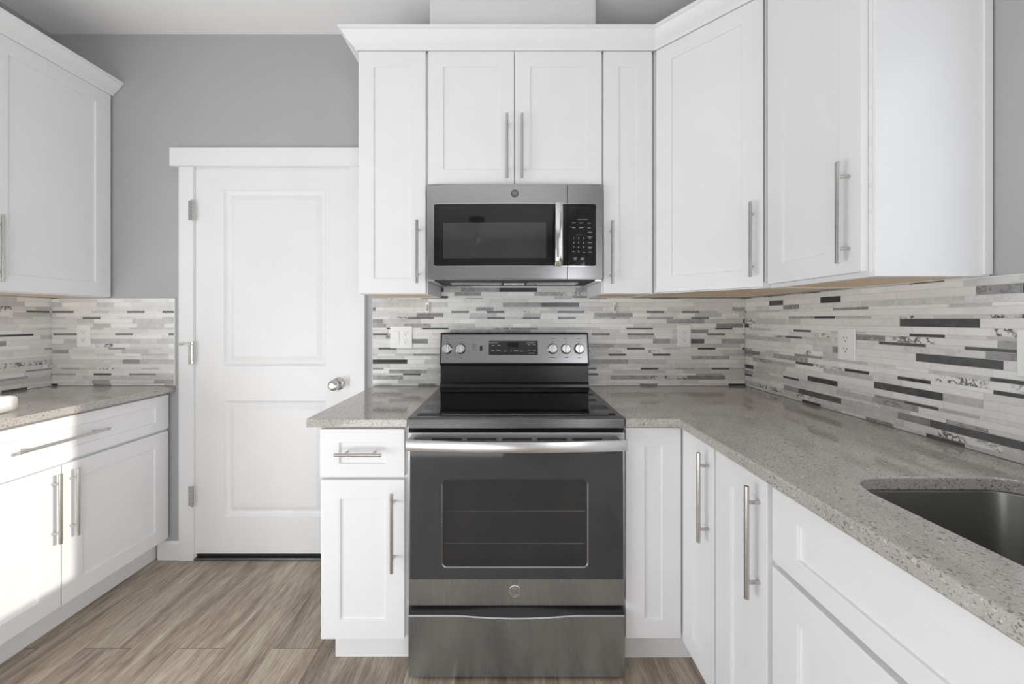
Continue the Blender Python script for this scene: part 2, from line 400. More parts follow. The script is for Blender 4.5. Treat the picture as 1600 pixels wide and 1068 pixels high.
mb.box(-1.7257, -1.650, -0.019, -0.001, 0.0, 2.056)
mb.box(-0.8315, -0.756, -0.019, -0.001, 0.0, 2.056)
mb.build('casing', 'trim_white', d1, 0.0015)
mb = MB(); mb.box(-1.764, -0.717, -0.030, -0.001, 2.056, 2.152); mb.build('head_casing', 'trim_white', d1, 0.0015)
mb = MB(); mb.box(-1.650, -1.6465, -0.004, 0.10, 0, 2.052); mb.box(-0.835, -0.8315, -0.004, 0.10, 0, 2.052); mb.box(-1.650, -0.8315, -0.004, 0.10, 2.0505, 2.056); mb.build('jamb', 'trim_white', d1)
mb = MB(); mb.box(-1.6465, -0.835, -0.02, 0.08, 0.0005, 0.013); mb.box(-1.6465, -0.835, 0.0, 0.03, 0.013, 0.029, 1); mb.build('threshold', ['steel_dark', 'rubber_black'], d1, 0.002)
for k, (z0, z1) in enumerate(((1.777, 1.878), (1.027, 1.127), (0.288, 0.389))):
    mb = MB(); x = -1.6475; y = -0.0255
    seg = (z1-z0)/5
    for i in range(5): mb.cyl((x, y, z0+i*seg+0.0006), (x, y, z0+(i+1)*seg-0.0006), 0.0065, n=14)
    mb.cyl((x, y, z1), (x, y, z1+0.006), 0.005, 0.003, n=12); mb.cyl((x, y, z0-0.004), (x, y, z0), 0.003, 0.005, n=12)
    mb.box(x-0.026, x-0.004, y+0.0045, y+0.0063, z0, z1)
    h = mb.build('hinge', 'nickel', d1, smooth=True)
    if k == 1:
        s = MB(); s.cyl((x, y, z1+0.004), (x, y, z1+0.016), 0.0075, n=14); s.cyl((x-0.006, y-0.003, z1+0.008), (x-0.050, y-0.012, z1+0.006), 0.0026, n=10)
        s.lathe((x-0.046, y-0.011, z1+0.006), (-1, 0.5, -0.25), [(0, 0.003), (0.002, 0.0065), (0.010, 0.0075), (0.014, 0.005)], 14)
        s.build('door_stop', 'nickel', h, smooth=True)
mb = MB(); kx, kz = -0.897, 0.922
mb.lathe((kx, YD, kz), (0, -1, 0), [(0, 0.033), (0.004, 0.033), (0.009, 0.028), (0.012, 0.016), (0.032, 0.0125), (0.038, 0.020), (0.046, 0.0265), (0.056, 0.028), (0.064, 0.0255), (0.068, 0.017), (0.069, 0.010)], 28)
k = mb.build('knob', 'nickel', d1, smooth=True)
mb = MB(); mb.cyl((kx, YD-0.069, kz), (kx, YD-0.0705, kz), 0.009, n=20); mb.box(kx-0.0012, kx+0.0012, YD-0.0712, YD-0.070, kz-0.005, kz+0.005, 1); mb.build('key_cylinder', ['chrome', 'slot_dark'], k)

mb = MB(); mb.prism([(-0.001, 0), (-0.001, 0.098), (-0.007, 0.098), (-0.013, 0.086), (-0.014, 0.0)], -1.842, -1.7265, 'x')
struct(mb.build('baseboard_back', 'trim_white', None, 0.001), 'short white baseboard between the long base cabinet and the door casing', 'baseboard')
mb = MB(); mb.box(-0.366, 0.396, -0.252, -0.001, UT+0.002, CEIL-0.001)
tag(mb.build('duct_cover', 'drywall_light', None, 0.004), 'pale boxed duct cover rising from the range cabinets to the ceiling', 'duct cover')

# ---------------------------------------------------------------- cabinets
def frame_for(side):
    return {'back': ((0, 0, 0), 0.0), 'right': ((XR, 0, 0), -PI/2), 'left': ((XL, 0, 0), PI/2)}[side]
def shaker(name, parent, x0, x1, z0, z1, yf, stile=0.066, rail=None, th=0.019, deep=0.0065):
    rail = stile if rail is None else rail
    a, b, c, d = x0+stile, x1-stile, z0+rail, z1-rail
    mb = MB(); yb = yf+th; e = 0.0012
    O = [(x0, yf, z0), (x1, yf, z0), (x1, yf, z1), (x0, yf, z1)]
    I = [(a, yf, c), (b, yf, c), (b, yf, d), (a, yf, d)]
    P = [(a+e, yf+deep, c+e), (b-e, yf+deep, c+e), (b-e, yf+deep, d-e), (a+e, yf+deep, d-e)]
    B = [(x0, yb, z0), (x1, yb, z0), (x1, yb, z1), (x0, yb, z1)]
    mb.add(O+I+P+B, [(0,1,5,4),(1,2,6,5),(2,3,7,6),(3,0,4,7),(4,5,9,8),(5,6,10,9),(6,7,11,10),(7,4,8,11),(8,9,10,11),
                     (0,12,13,1),(1,13,14,2),(2,14,15,3),(3,15,12,0),(15,14,13,12)])
    return mb.build(name, 'cabinet_white', parent, 0.0014)
def bar_pull(parent, cx, cz, yf, length, vertical=True, r=0.006, off=0.032, inset=0.040):
    mb = MB(); y = yf-off
    def P(t, yy): return (cx, yy, cz+t) if vertical else (cx+t, yy, cz)
    h = length/2
    mb.cyl(P(-h, y), P(h, y), r, n=18)
    for s in (-1, 1): mb.cyl(P(s*(h-inset), yf+0.0005), P(s*(h-inset), y), 0.0048, n=14)
    return mb.build('handle', 'nickel', parent, 0.0008, smooth=True)
def carcass(parent, x0, x1, z0, z1, depth, open_bottom=False, open_top=False, t=0.016, name='body'):
    """box of boards with a front plate; depth = plane of the face frame"""
    mb = MB(); g = 0.002
    if open_bottom:
        mb.box(x0, x0+t, -depth+0.019, -g, z0, z1); mb.box(x1-t, x1, -depth+0.019, -g, z0, z1)
        mb.box(x0, x1, -depth, -depth+0.019, z0, z1)
        mb.box(x0+t, x1-t, -depth+0.019, -g, z1-t, z1)
        mb.box(x0+t, x1-t, -0.02, -g, z0, z0+0.024)
        o = mb.build(name, 'cabinet_white', parent, 0.0008)
        pl = MB(); pl.box(x0+t, x1-t, -depth+0.019, -0.02, z0+0.0015, z0+0.020); pl.build('bottom_panel', 'raw_ply', parent)
    elif open_top:
        mb.box(x0, x0+t, -depth+0.019, -g, z0, z1); mb.box(x1-t, x1, -depth+0.019, -g, z0, z1)
        mb.box(x0, x1, -depth, -depth+0.019, z0, z1); mb.box(x0+t, x1-t, -depth+0.019, -g, z0, z0+t)
        o = mb.build(name, 'cabinet_white', parent, 0.0008)
    else:
        mb.box(x0, x1, -depth, -g, z0, z1); o = mb.build(name, 'cabinet_white', parent, 0.0008)
    return o
def toe_kick(parent, x0, x1, depth=0.55, z1=0.113):
    mb = MB(); mb.box(x0, x1, -depth, -depth+0.016, 0.0005, z1); return mb.build('toe_kick', 'cabinet_white', parent)

UDF = 0.33   # door face of the upper cabinets on the range wall
# --- upper, left run (left wall; local x runs towards the range wall, so -D)
loc, rz = frame_for('left')
u = thing('wall_cabinet', 'white shaker wall cabinet above the long drawer worktop, under its own crown', 'cabinet', loc, rz)
UL = 0.322
carcass(u, -0.94, -0.004, UB, UT, UL-0.02, True)
d = shaker('door', u, -0.476, -0.010, UB+0.004, UT-0.003, -UL, 0.070); bar_pull(d, -0.446, 1.548, -UL, 0.272)
d = shaker('door', u, -0.936, -0.480, UB+0.004, UT-0.003, -UL, 0.070); bar_pull(d, -0.510, 1.548, -UL, 0.272)
# --- uppers on the range wall
u = thing('wall_cabinet', 'narrow white wall cabinet between the grey wall and the microwave', 'cabinet')
carcass(u, -0.664, -0.360, UB-0.002, UT, UDF-0.02, True)
d = shaker('door', u, -0.660, -0.3665, UB, UT-0.004, -UDF, 0.066); bar_pull(d, -0.397, 1.551, -UDF, 0.272)
u = thing('wall_cabinet', 'white two-door wall cabinet directly on top of the microwave', 'cabinet')
carcass(u, -0.3595, 0.4065, 1.842, UT, UDF-0.02)
d = shaker('door', u, -0.3555, 0.0205, 1.850, UT-0.004, -UDF, 0.066); bar_pull(d, -0.0105, 2.005, -UDF, 0.275)
d = shaker('door', u, 0.0245, 0.4030, 1.850, UT-0.004, -UDF, 0.066); bar_pull(d, 0.0540, 2.005, -UDF, 0.275)
u = thing('wall_cabinet', 'slim white wall cabinet between the microwave and the diagonal corner cabinet', 'cabinet')
carcass(u, 0.407, 0.634, UB-0.002, UT, UDF-0.02, True)
d = shaker('door', u, 0.4125, 0.6235, UB, UT-0.004, -UDF, 0.066); bar_pull(d, 0.4425, 1.548, -UDF, 0.272)
# --- diagonal corner upper: face from (0.637,-0.33) to (0.920,-0.613)
cx0, cy0 = 0.637, -0.330
u = thing('corner_wall_cabinet', 'white diagonal corner wall cabinet with one wide door', 'cabinet', (cx0, cy0, 0), -PI/4)
Rinv = Matrix.Rotation(PI/4, 3, 'Z')
def to_diag(x, y): return (Rinv @ Vector((x-cx0, y-cy0, 0)))[:2]
FW = math.hypot(0.283, 0.283)
pts = [(0.003, 0.019), (FW-0.003, 0.019), to_diag(0.9195, -0.6125), to_diag(XR-0.003, -0.6125), to_diag(XR-0.003, -0.003), to_diag(0.637, -0.003), to_diag(0.637, -0.330)]
pts = [pts[0], pts[1]] + [to_diag(0.922, -0.6125+0.000), to_diag(XR-0.003, -0.6125), to_diag(XR-0.003, -0.003), to_diag(0.6365, -0.003), to_diag(0.6365, -0.345+0.02)]
mb = MB(); n = len(pts)
mb.prism(pts, UB+0.022, UT, 'z')
lip = [(pts[i], pts[(i+1) % n]) for i in (n-1, 0, 1)]
for (a, b_) in [(pts[0], pts[1])]:
    mb.box(a[0], b_[0], a[1], a[1]+0.019, UB, UB+0.022)
mb.build('body', 'cabinet_white', u, 0.0008)
q = [(0.006, 0.040), (FW-0.006, 0.040)] + [to_diag(0.93, -0.600), to_diag(XR-0.02, -0.600), to_diag(XR-0.02, -0.02), to_diag(0.652, -0.02), to_diag(0.652, -0.335)]
mb = MB(); mb.prism(q, UB+0.0015, UB+0.0215, 'z'); mb.build('bottom_panel', 'raw_ply', u)
for a, b_ in ((pts[2], pts[3]), (pts[6], pts[5])):
    mb = MB()
    a, b_ = Vector(a), Vector(b_); dd = (b_-a).normalized(); nn = Vector((-dd.y, dd.x))*0.014
    if (Vector(q[4])-a).dot(nn) < 0: nn = -nn
    mb.add([(*a, UB), (*b_, UB), (*(b_+nn), UB), (*(a+nn), UB), (*a, UB+0.022), (*b_, UB+0.022), (*(b_+nn), UB+0.022), (*(a+nn), UB+0.022)],
           [(0,3,2,1),(4,5,6,7),(0,1,5,4),(1,2,6,5),(2,3,7,6),(3,0,4,7)])
    mb.build('side_rail', 'cabinet_white', u)
d = shaker('door', u, 0.004, FW-0.004, UB+0.004, UT-0.004, 0.0, 0.067); bar_pull(d, FW-0.037, 1.549, 0.0, 0.272)
# --- upper on the right wall (local x = distance from the range wall)
loc, rz = frame_for('right')
UR = XR-0.922
u = thing('wall_cabinet', 'tall white wall cabinet at the end of the sink run, its blank side panel showing', 'cabinet', loc, rz)
carcass(u, 0.6150, 0.984, UB-0.002, UT, UR-0.02, True)
d = shaker('door', u, 0.627, 0.977, UB+0.012, UT-0.004, -UR, 0.066); bar_pull(d, 0.943, 1.549, -UR, 0.275)
mb = MB(); mb.box(0.9842, 0.992, -UR+0.022, -0.004, UB-0.002, UT); mb.build('side_panel', 'cabinet_white', u, 0.0012)
mb = MB(); mb.box(0.9922, 0.998, -0.026, -0.004, UB+0.002, UT); mb.build('scribe_strip', 'cabinet_white', u, 0.0012)

# --- crown mouldings
PROF = [(0.0, 2.4325), (0.006, 2.4325), (0.008, 2.440), (0.014, 2.446), (0.024, 2.453), (0.036, 2.466), (0.046, 2.480), (0.052, 2.488), (0.060, 2.490), (0.060, 2.502), (0.0, 2.502)]
def crown(name, path, label):
    """path of (x, y) of the cabinet faces, walked so that the room is on the right-hand side"""
    P = [Vector(p) for p in path]; rings = []
    for i, p in enumerate(P):
        dirs = []
        if i > 0: dirs.append((p-P[i-1]).normalized())
        if i < len(P)-1: dirs.append((P[i+1]-p).normalized())
        ns = [Vector((d_.y, -d_.x)) for d_ in dirs]
        m = ns[0] if len(ns) == 1 else (ns[0]+ns[1]).normalized()/max(0.2, (ns[0]+ns[1]).normalized().dot(ns[0]))
        rings.append([(p.x+m.x*o, p.y+m.y*o, z) for o, z in PROF])
    mb = MB(); mb.sweep(rings); return tag(mb.build(name, 'trim_white', None, smooth=True, angle=25), label, 'moulding')
crown('crown_moulding', [(-0.6645, -0.003), (-0.6645, -UDF), (cx0, cy0), (0.9205, -0.6135), (0.9205, -0.992), (XR-0.003, -0.992)], 'white crown moulding topping the range wall cabinets and turning along the diagonal corner')
crown('crown_moulding', [(XL+UL, -0.945), (XL+UL, -0.003)], 'white crown moulding over the wall cabinet of the long drawer run')

# --- base cabinets
BD, BB, BT = 0.63, 0.120, 0.879
loc, rz = frame_for('left')
u = thing('base_cabinet', 'white base cabinet with one wide drawer over two doors, half in sunshine', 'cabinet', loc, rz)
carcass(u, -0.945, -0.003, 0.114, BT, BD-0.02); toe_kick(u, -0.945, -0.003)
d = shaker('drawer', u, -0.940, -0.016, 0.693, 0.868, -BD, 0.070, 0.046); bar_pull(d, -0.479, 0.783, -BD, 0.300, False, inset=0.036)
d = shaker('door', u, -0.475, -0.018, BB, 0.680, -BD, 0.070); bar_pull(d, -0.447, 0.5215, -BD, 0.272)
d = shaker('door', u, -0.938, -0.479, BB, 0.680, -BD, 0.070); bar_pull(d, -0.507, 0.5215, -BD, 0.272)
u = thing('base_cabinet', 'narrow white base cabinet with small drawer and one door beside the range', 'cabinet')
carcass(u, -0.672, -0.364, 0.114, BT, BD-0.02); toe_kick(u, -0.650, -0.364, 0.565)
d = shaker('drawer', u, -0.6745, -0.3745, 0.698, 0.869, -BD, 0.068, 0.048); bar_pull(d, -0.527, 0.788, -BD, 0.163, False, inset=0.032)
d = shaker('door', u, -0.672, -0.3745, BB+0.001, 0.688, -BD, 0.068); bar_pull(d, -0.410, 0.516, -BD, 0.276)
# corner base: blank panel beside the range plus a slim door on the sink run
u = thing('corner_base_cabinet', 'white corner base cabinet: blank panel beside the range and a slim door at right angles', 'cabinet')
mb = MB(); mb.box(0.4125, 0.6345, -BD+0.02, -0.003, 0.114, BT); mb.box(0.636, XR-0.003, -0.836, -0.003, 0.114, BT); mb.build('body', 'cabinet_white', u, 0.0008)
shaker('front_panel', u, 0.4145, 0.6110, BB+0.004, 0.874, -BD, 0.067)
mb = MB(); mb.box(0.4125, 0.690, -0.568, -0.552, 0.0005, 0.113); mb.box(0.690, 0.706, -0.836, -0.552, 0.0005, 0.113); mb.build('toe_kick', 'cabinet_white', u)
loc, rz = frame_for('right')
def right_child(o, root):
    """bring geometry laid out in the right-wall frame under a root standing in world axes"""
    o.location = loc; o.rotation_euler = (0, 0, rz); return o
d = right_child(shaker('door', u, 0.6335, 0.832, BB, 0.872, -BD, 0.068), u); bar_pull(d, 0.806, 0.711, -BD, 0.276)
u = thing('base_cabinet', 'slim white base cabinet with one full-height door between the corner and the sink cabinet', 'cabinet', loc, rz)
carcass(u, 0.838, 1.068, 0.114, BT, BD-0.02); toe_kick(u, 0.838, 1.068)
d = shaker('door', u, 0.843, 1.0635, BB, 0.872, -BD, 0.074); bar_pull(d, 1.037, 0.712, -BD, 0.277)
u = thing('base_cabinet', 'white sink base cabinet with false drawer front and doors under the sink', 'cabinet', loc, rz)
carcass(u, 1.070, 1.98, 0.114, BT, BD-0.02, False, True); toe_kick(u, 1.070, 1.98)
shaker('drawer_front', u, 1.080, 1.97, 0.698, 0.869, -BD, 0.076, 0.048)
shaker('door', u, 1.080, 1.523, BB, 0.684, -BD, 0.076)
shaker('door', u, 1.527, 1.97, BB, 0.684, -BD, 0.076)

# ---------------------------------------------------------------- worktops and sink
def slab(name, outer, holes, z0, z1, label, bevel=0.004):
    rings = [outer]+holes
    tri = tessellate_polygon([[Vector((x, y, 0)) for x, y in r] for r in rings])
    flat = [p for r in rings for p in r]; n = len(flat)
    vs = [(x, y, z0) for x, y in flat]+[(x, y, z1) for x, y in flat]
    fs = [tuple(t) for t in tri]+[tuple(i+n for i in t) for t in tri]
    o = 0
    for r in rings:
        k = len(r)
        fs += [(o+i, o+(i+1) % k, n+o+(i+1) % k, n+o+i) for i in range(k)]; o += k
    mb = MB(); mb.add(vs, fs); return tag(mb.build(name, 'quartz', None, bevel, 3, smooth=True, angle=35), label, 'worktop')
def rounded(x0, x1, y0, y1, r, n=8):
    out = []
    for cx, cy, a0 in ((x1-r, y1-r, 0), (x0+r, y1-r, 90), (x0+r, y0+r, 180), (x1-r, y0+r, 270)):
        out += [(cx+r*math.cos(rad(a0+90*i/n)), cy+r*math.sin(rad(a0+90*i/n))) for i in range(n+1)]
    return out
CB = 0.8795
SX0, SX1, SY0, SY1 = 0.732, 1.135, -1.935, -1.125
slab('worktop', [(XL+0.003, -0.003), (XL+0.003, -0.955), (XL+0.652, -0.955), (XL+0.652, -0.003)], [], CB, CT, 'grey quartz worktop over the wide drawer, sunlit at its far end')
slab('worktop', [(-0.716, -0.003), (-0.716, -0.648), (-0.3585, -0.648), (-0.3585, -0.003)], [], CB, CT, 'small grey quartz worktop between the door and the range')
slab('worktop', [(0.4085, -0.003), (0.4085, -0.648), (0.597, -0.648), (0.597, -2.0), (XR-0.003, -2.0), (XR-0.003, -0.003)], [rounded(SX0, SX1, SY0, SY1, 0.085)], CB, CT, 'L-shaped grey speckled quartz worktop running from the range round to the sink')
s = thing('sink', 'undermount stainless steel sink bowl set in the L-shaped worktop', 'sink', ((SX0+SX1)/2, (SY0+SY1)/2, 0))
ccx, ccy = (SX0+SX1)/2, (SY0+SY1)/2
def ring(grow, z, r): return [(x-ccx, y-ccy, z) for x, y in rounded(SX0-grow, SX1+grow, SY0-grow, SY1+grow, r)]
mb = MB()
rings = [ring(0.025, CB-0.001, 0.11), ring(0.004, CB-0.001, 0.089), ring(0.002, CB-0.006, 0.087), ring(-0.004, CB-0.17, 0.082), ring(-0.014, CB-0.195, 0.072), ring(-0.035, CB-0.205, 0.055)]
mb.sweep(rings, caps=False); mb.add(rings[-1], [tuple(range(len(rings[-1])))])
o = mb.build('bowl', 'sink_steel', s, smooth=True, angle=60)
md = o.modifiers.new('sheet', 'SOLIDIFY'); md.thickness = 0.0012; md.offset = -1
mb = MB(); mb.lathe((0, 0.05, CB-0.2045), (0, 0, 1), [(0, 0.057), (0.002, 0.057), (0.003, 0.05), (0.0015, 0.042), (0.0015, 0.01)], 28); mb.build('drain', 'chrome', s, smooth=True)

# ---------------------------------------------------------------- mosaic backsplashes
ROWS = [.0115, .0205, .0225, .0110, .0190, .0100, .0205, .0235, .0185, .0115, .0210, .0110, .0205, .0250, .0195, .0100, .0200, .0095, .0210, .0250, .0105, .0210, .0100, .0200, .0245, .0190]
def backsplash(label, loc, rz, x0, x1, z0, z1, seed, weights, veins, cuts=()):
    """cuts: (xa, xb, z_low) parts of the run that stop lower"""
    rnd = random.Random(seed); G = 0.0013; TH = 0.008
    root = thing('tile_backsplash', label, 'backsplash', loc, rz)
    vs, fs, at = [], [], []; prev_dark = []
    z = z0; r = rnd.randrange(len(ROWS)) if False else 0
    while z < z1-0.004:
        h = min(ROWS[r % len(ROWS)], z1-z); thin = h < 0.013; tall = h > 0.022
        x = x0-rnd.random()*0.09; last = 1.0; run = 0; now_dark = []
        while x < x1:
            if thin:
                L = rnd.choice((0.093, 0.093, 0.093, 0.14)); w = weights['thin']
            elif tall:
                L = rnd.choice((0.09, 0.2, 0.2)); w = weights['tall']
            else:
                L = rnd.choice((0.093, 0.14, 0.14, 0.2)); w = weights['mid']
            k = rnd.choices('wlmd', w)[0]
            if k == 'd' and last == 'd': k = 'w'
            if k == 'm' and last in 'dm' if isinstance(last, str) else False: k = 'l'
            if k == 'd' and any(x < q+0.02 and x+L > p-0.02 for p, q in prev_dark): k = 'w'
            if k == 'd': now_dark.append((x, x+L))
            last = k
            tone = {'w': rnd.uniform(0.84, 1.0), 'l': rnd.uniform(0.66, 0.86), 'm': rnd.uniform(0.40, 0.58), 'd': rnd.uniform(0.0, 0.25)}[k]
            vn = {'w': 0.05, 'l': 0.15, 'm': 0.5, 'd': 0.05}[k]*veins
            if rnd.random() < 0.07*veins: vn = 1.0
            a, b_ = max(x, x0)+G/2, min(x+L, x1)-G/2
            if b_-a > 0.003:
                c, d_ = z+G/2, z+h-G/2; o = len(vs); e = 0.0006
                vs += [(a, -TH+e, c), (b_, -TH+e, c), (b_, -TH+e, d_), (a, -TH+e, d_), (a+e, -TH, c+e), (b_-e, -TH, c+e), (b_-e, -TH, d_-e), (a+e, -TH, d_-e),
                       (a, -0.002, c), (b_, -0.002, c), (b_, -0.002, d_), (a, -0.002, d_)]
                fs += [tuple(i+o for i in f) for f in ((4,5,6,7),(0,1,5,4),(1,2,6,5),(2,3,7,6),(3,0,4,7),(8,9,1,0),(9,10,2,1),(10,11,3,2),(11,8,0,3))]
                at += [(tone, vn, rnd.random(), 1.0)]*9
            x += L
        z += h; r += 1; prev_dark = now_dark
    me = bpy.data.meshes.new('mosaic_tiles'); me.from_pydata(vs, [], fs); me.materials.append(MATS['marble_mosaic'])
    A = me.attributes.new('tile', 'FLOAT_COLOR', 'FACE')
    for i, c in enumerate(at): A.data[i].color = c
    o = bpy.data.objects.new('mosaic_tiles', me); COL.objects.link(o); o.parent = root
    mb = MB(); mb.box(x0, x1, -0.0066, -0.0008, z0, z1); mb.build('grout_bed', 'grout', root)
    mb = MB()
    return root
W1 = dict(thin=(44, 30, 12, 14), mid=(60, 36, 4, 0), tall=(46, 47, 7, 0))
W2 = dict(thin=(36, 28, 14, 27), mid=(44, 46, 10, 0), tall=(36, 30, 28, 8))
W3 = dict(thin=(42, 20, 14, 30), mid=(62, 22, 9, 9), tall=(40, 18, 18, 28))
Z0 = CT+0.001
r = backsplash('grey marble strip mosaic on the range wall, between the worktops and the wall cabinets', (0, 0, 0), 0, -0.718, XR-0.009, Z0, 1.371, 11, W2, 0.7)
def extra_rows(root, x0, x1, z0, z1, seed, w=W2, vn=0.7):
    r2 = backsplash('x', (0, 0, 0), 0, x0, x1, z0, z1, seed, w, vn)
    ch = list(r2.children)
    # the strip behind the microwave belongs to the same tiled wall: join it into the existing meshes
    for c in ch:
        tgt = next(t for t in root.children if t.name.split('.')[0] == c.name.split('.')[0])
        bm = bmesh.new(); bm.from_mesh(tgt.data); bm.from_mesh(c.data); bm.to_mesh(tgt.data); bm.free()
        me = c.data; bpy.data.objects.remove(c); bpy.data.meshes.remove(me)
    bpy.data.objects.remove(r2)
extra_rows(r, -0.3585, 0.4055, 1.371, 1.440, 5)
mb = MB(); mb.box(-0.7195, -0.7175, -0.009, -0.001, Z0, 1.371); mb.build('edge_strip', 'plastic_white', r)
loc, rz = frame_for('right')
r = backsplash('bold black, grey and white marble strip mosaic on the sink wall', loc, rz, 0.0005, 1.125, Z0, 1.371, 23, W3, 1.0)
extra_rows(r, 1.125, 2.0, Z0, 1.090, 29, W3, 1.0)
r = backsplash('pale strip mosaic short run between the side wall and the door casing', (0, 0, 0), 0, XL+0.009, -1.759, Z0, 1.371, 37, W1, 0.3)
mb = MB(); mb.box(-1.759, -1.756, -0.009, -0.001, Z0, 1.371); mb.build('edge_strip', 'plastic_white', r)
loc, rz = frame_for('left')
backsplash('pale strip mosaic on the side wall beneath the crowned wall cabinet', loc, rz, -0.955, -0.0005, Z0, 1.371, 41, W1, 0.3)

# ---------------------------------------------------------------- cover plates on the mosaic
def duplex(parent, cx, cz, y):
    for s_ in (-1, 1):
        mb = MB(); zc = cz+s_*0.0195
        poly = [(cx+0.0165*math.cos(rad(t)) if abs(math.cos(rad(t))) < 0.9 else cx+0.0155*math.copysign(1, math.cos(rad(t))), zc+0.0145*math.sin(rad(t))) for t in range(0, 360, 15)]
        vs = [(p[0], y, p[1]) for p in poly]+[(p[0], y-0.002, p[1]) for p in poly]; n = len(poly)
        mb.add(vs, [tuple(range(n, 2*n))]+[(i, (i+1) % n, n+(i+1) % n, n+i) for i in range(n)])
        for dx, hh in ((-0.0063, 0.0040), (0.0063, 0.0032)): mb.box(cx+dx-0.0009, cx+dx+0.0009, y-0.0024, y-0.001, zc+0.001, zc+0.001+2*hh*0.9, 1)
        mb.cyl((cx, y-0.001, zc-0.0065), (cx, y-0.0024, zc-0.0065), 0.0023, n=10, mi=1)
        mb.build('receptacle', ['plastic_white', 'slot_dark'], parent)
def plate(name, label, cat, loc, rz, cx, cz, gangs, group=None):
    w = 0.070+0.046*(len(gangs)-1); h = 0.115; y0 = -0.0081
    t = thing(name, label, cat, loc, rz, group)
    mb = MB(); mb.box(cx-w/2, cx+w/2, y0-0.006, y0, cz-h/2, cz+h/2); mb.build('cover_plate', 'plastic_white', t, 0.0028, 3)
    for i, g in enumerate(gangs):
        gx = cx+(i-(len(gangs)-1)/2)*0.046
        if g == 'duplex':
            duplex(t, gx, cz, y0-0.006)
            mb = MB(); mb.cyl((gx, y0-0.006, cz), (gx, y0-0.0072, cz), 0.003, n=12); mb.build('screw', 'plastic_white', t)
        else:
            mb = MB(); mb.box(gx-0.0165, gx+0.0165, y0-0.0078, y0-0.006, cz-0.033, cz+0.033); mb.build('switch_frame', 'plastic_white', t, 0.001)
            mb = MB(); mb.prism([(y0-0.0078, cz-0.029), (y0-0.0078, cz+0.029), (y0-0.0118, cz+0.029), (y0-0.0085, cz), (y0-0.0095, cz-0.029)], gx-0.013, gx+0.013, 'x'); mb.build('rocker', 'plastic_white', t, 0.0006)
    return t
plate('outlet', 'white single outlet on the pale mosaic near the sunlit worktop', 'outlet', (0, 0, 0), 0, -2.229, 1.173, ['duplex'])
plate('outlet', 'white double plate with rocker switch and outlet beside the range', 'outlet', (0, 0, 0), 0, -0.567, 1.166, ['rocker', 'duplex'])
plate('outlet', 'white single outlet on the range wall mosaic, under the diagonal corner cabinet', 'outlet', (0, 0, 0), 0, 0.915, 1.172, ['duplex'])
loc, rz = frame_for('right')
plate('outlet', 'white single outlet on the bold sink-wall mosaic', 'outlet', loc, rz, 0.594, 1.168, ['duplex'])
plate('light_switch', 'white switch plate with a rocker on the sink wall, mostly out of view', 'switch', loc, rz, 1.083, 1.178, ['rocker'])
for cx, lab in ((-0.428, 'small white wire clip hanging under the narrow cabinet beside the microwave'), (0.548, 'small white wire clip hanging under the slim cabinet nearest the corner')):
    t = thing('wire_clip', lab, 'clip', (cx, -0.0082, 0), 0)
    mb = MB(); mb.box(-0.009, 0.009, -0.010, 0, 1.292, 1.350); mb.build('body', 'plastic_white', t, 0.002)
    mb = MB(); mb.cyl((0, -0.010, 1.305), (0, -0.022, 1.318), 0.003, n=10); mb.cyl((0, -0.022, 1.318), (0, -0.010, 1.334), 0.003, n=10); mb.build('hook', 'chrome', t, smooth=True)

# ---------------------------------------------------------------- range
RC = 0.0252; RW = 0.378
rg = thing('range', 'freestanding stainless electric range with black glass top between the base cabinets', 'range', (RC, 0, 0))
mb = MB(); mb.box(-RW+0.002, RW-0.002, -0.600, -0.035, 0.045, 0.896); mb.build('body', 'black_enamel', rg, 0.002)
for sx in (-1, 1):
    for sy in (-0.56, -0.08):
        mb = MB(); mb.cyl((sx*(RW-0.05), sy, 0.0005), (sx*(RW-0.05), sy, 0.045), 0.018, 0.014, n=14); mb.build('foot', 'rubber_black', rg)
# hob: steel rim with black glass
mb = MB()
fo = [(-RW, -0.655, 0.878), (RW, -0.655, 0.878), (RW, -0.655, 0.912), (-RW, -0.655, 0.912)]
mb.prism([(-0.050, 0.897), (-0.050, 0.9165), (-0.648, 0.9165), (-0.655, 0.911), (-0.657, 0.880), (-0.652, 0.876), (-0.612, 0.876), (-0.612, 0.897)], -RW, RW, 'x')
hob = mb.build('cooktop', 'lip_steel', rg, 0.002, 3)
mb = MB(); mb.box(-RW+0.022, RW-0.022, -0.625, -0.135, 0.9167, 0.9183); mb.build('glass_top', 'glass_hob', hob, 0.0006)
paint('burner_print', (0.045, 0.045, 0.046), 0.25, 0.05)
for x, y, r0 in ((-0.19, -0.47, 0.115), (0.19, -0.47, 0.09), (-0.19, -0.23, 0.075), (0.19, -0.23, 0.09)):
    mb = MB(); n = 40
    vs = [(x+r0*math.cos(2*PI*i/n), y+r0*math.sin(2*PI*i/n), 0.91845) for i in range(n)]+[(x+(r0-0.0015)*math.cos(2*PI*i/n), y+(r0-0.0015)*math.sin(2*PI*i/n), 0.91845) for i in range(n)]
    mb.add(vs, [(i, (i+1) % n, n+(i+1) % n, n+i) for i in range(n)])
    mb.build('burner', 'burner_print', hob)
# backguard
mb = MB()
mb.prism([(-0.030, 0.9166), (-0.030, 1.192), (-0.086, 1.192), (-0.094, 1.186), (-0.118, 1.040), (-0.116, 1.032), (-0.098, 1.028), (-0.100, 0.948), (-0.112, 0.936), (-0.114, 0.922), (-0.134, 0.918), (-0.134, 0.9166)], -0.370, 0.370, 'x')
bg = mb.build('backguard', 'black_enamel', rg, 0.002)
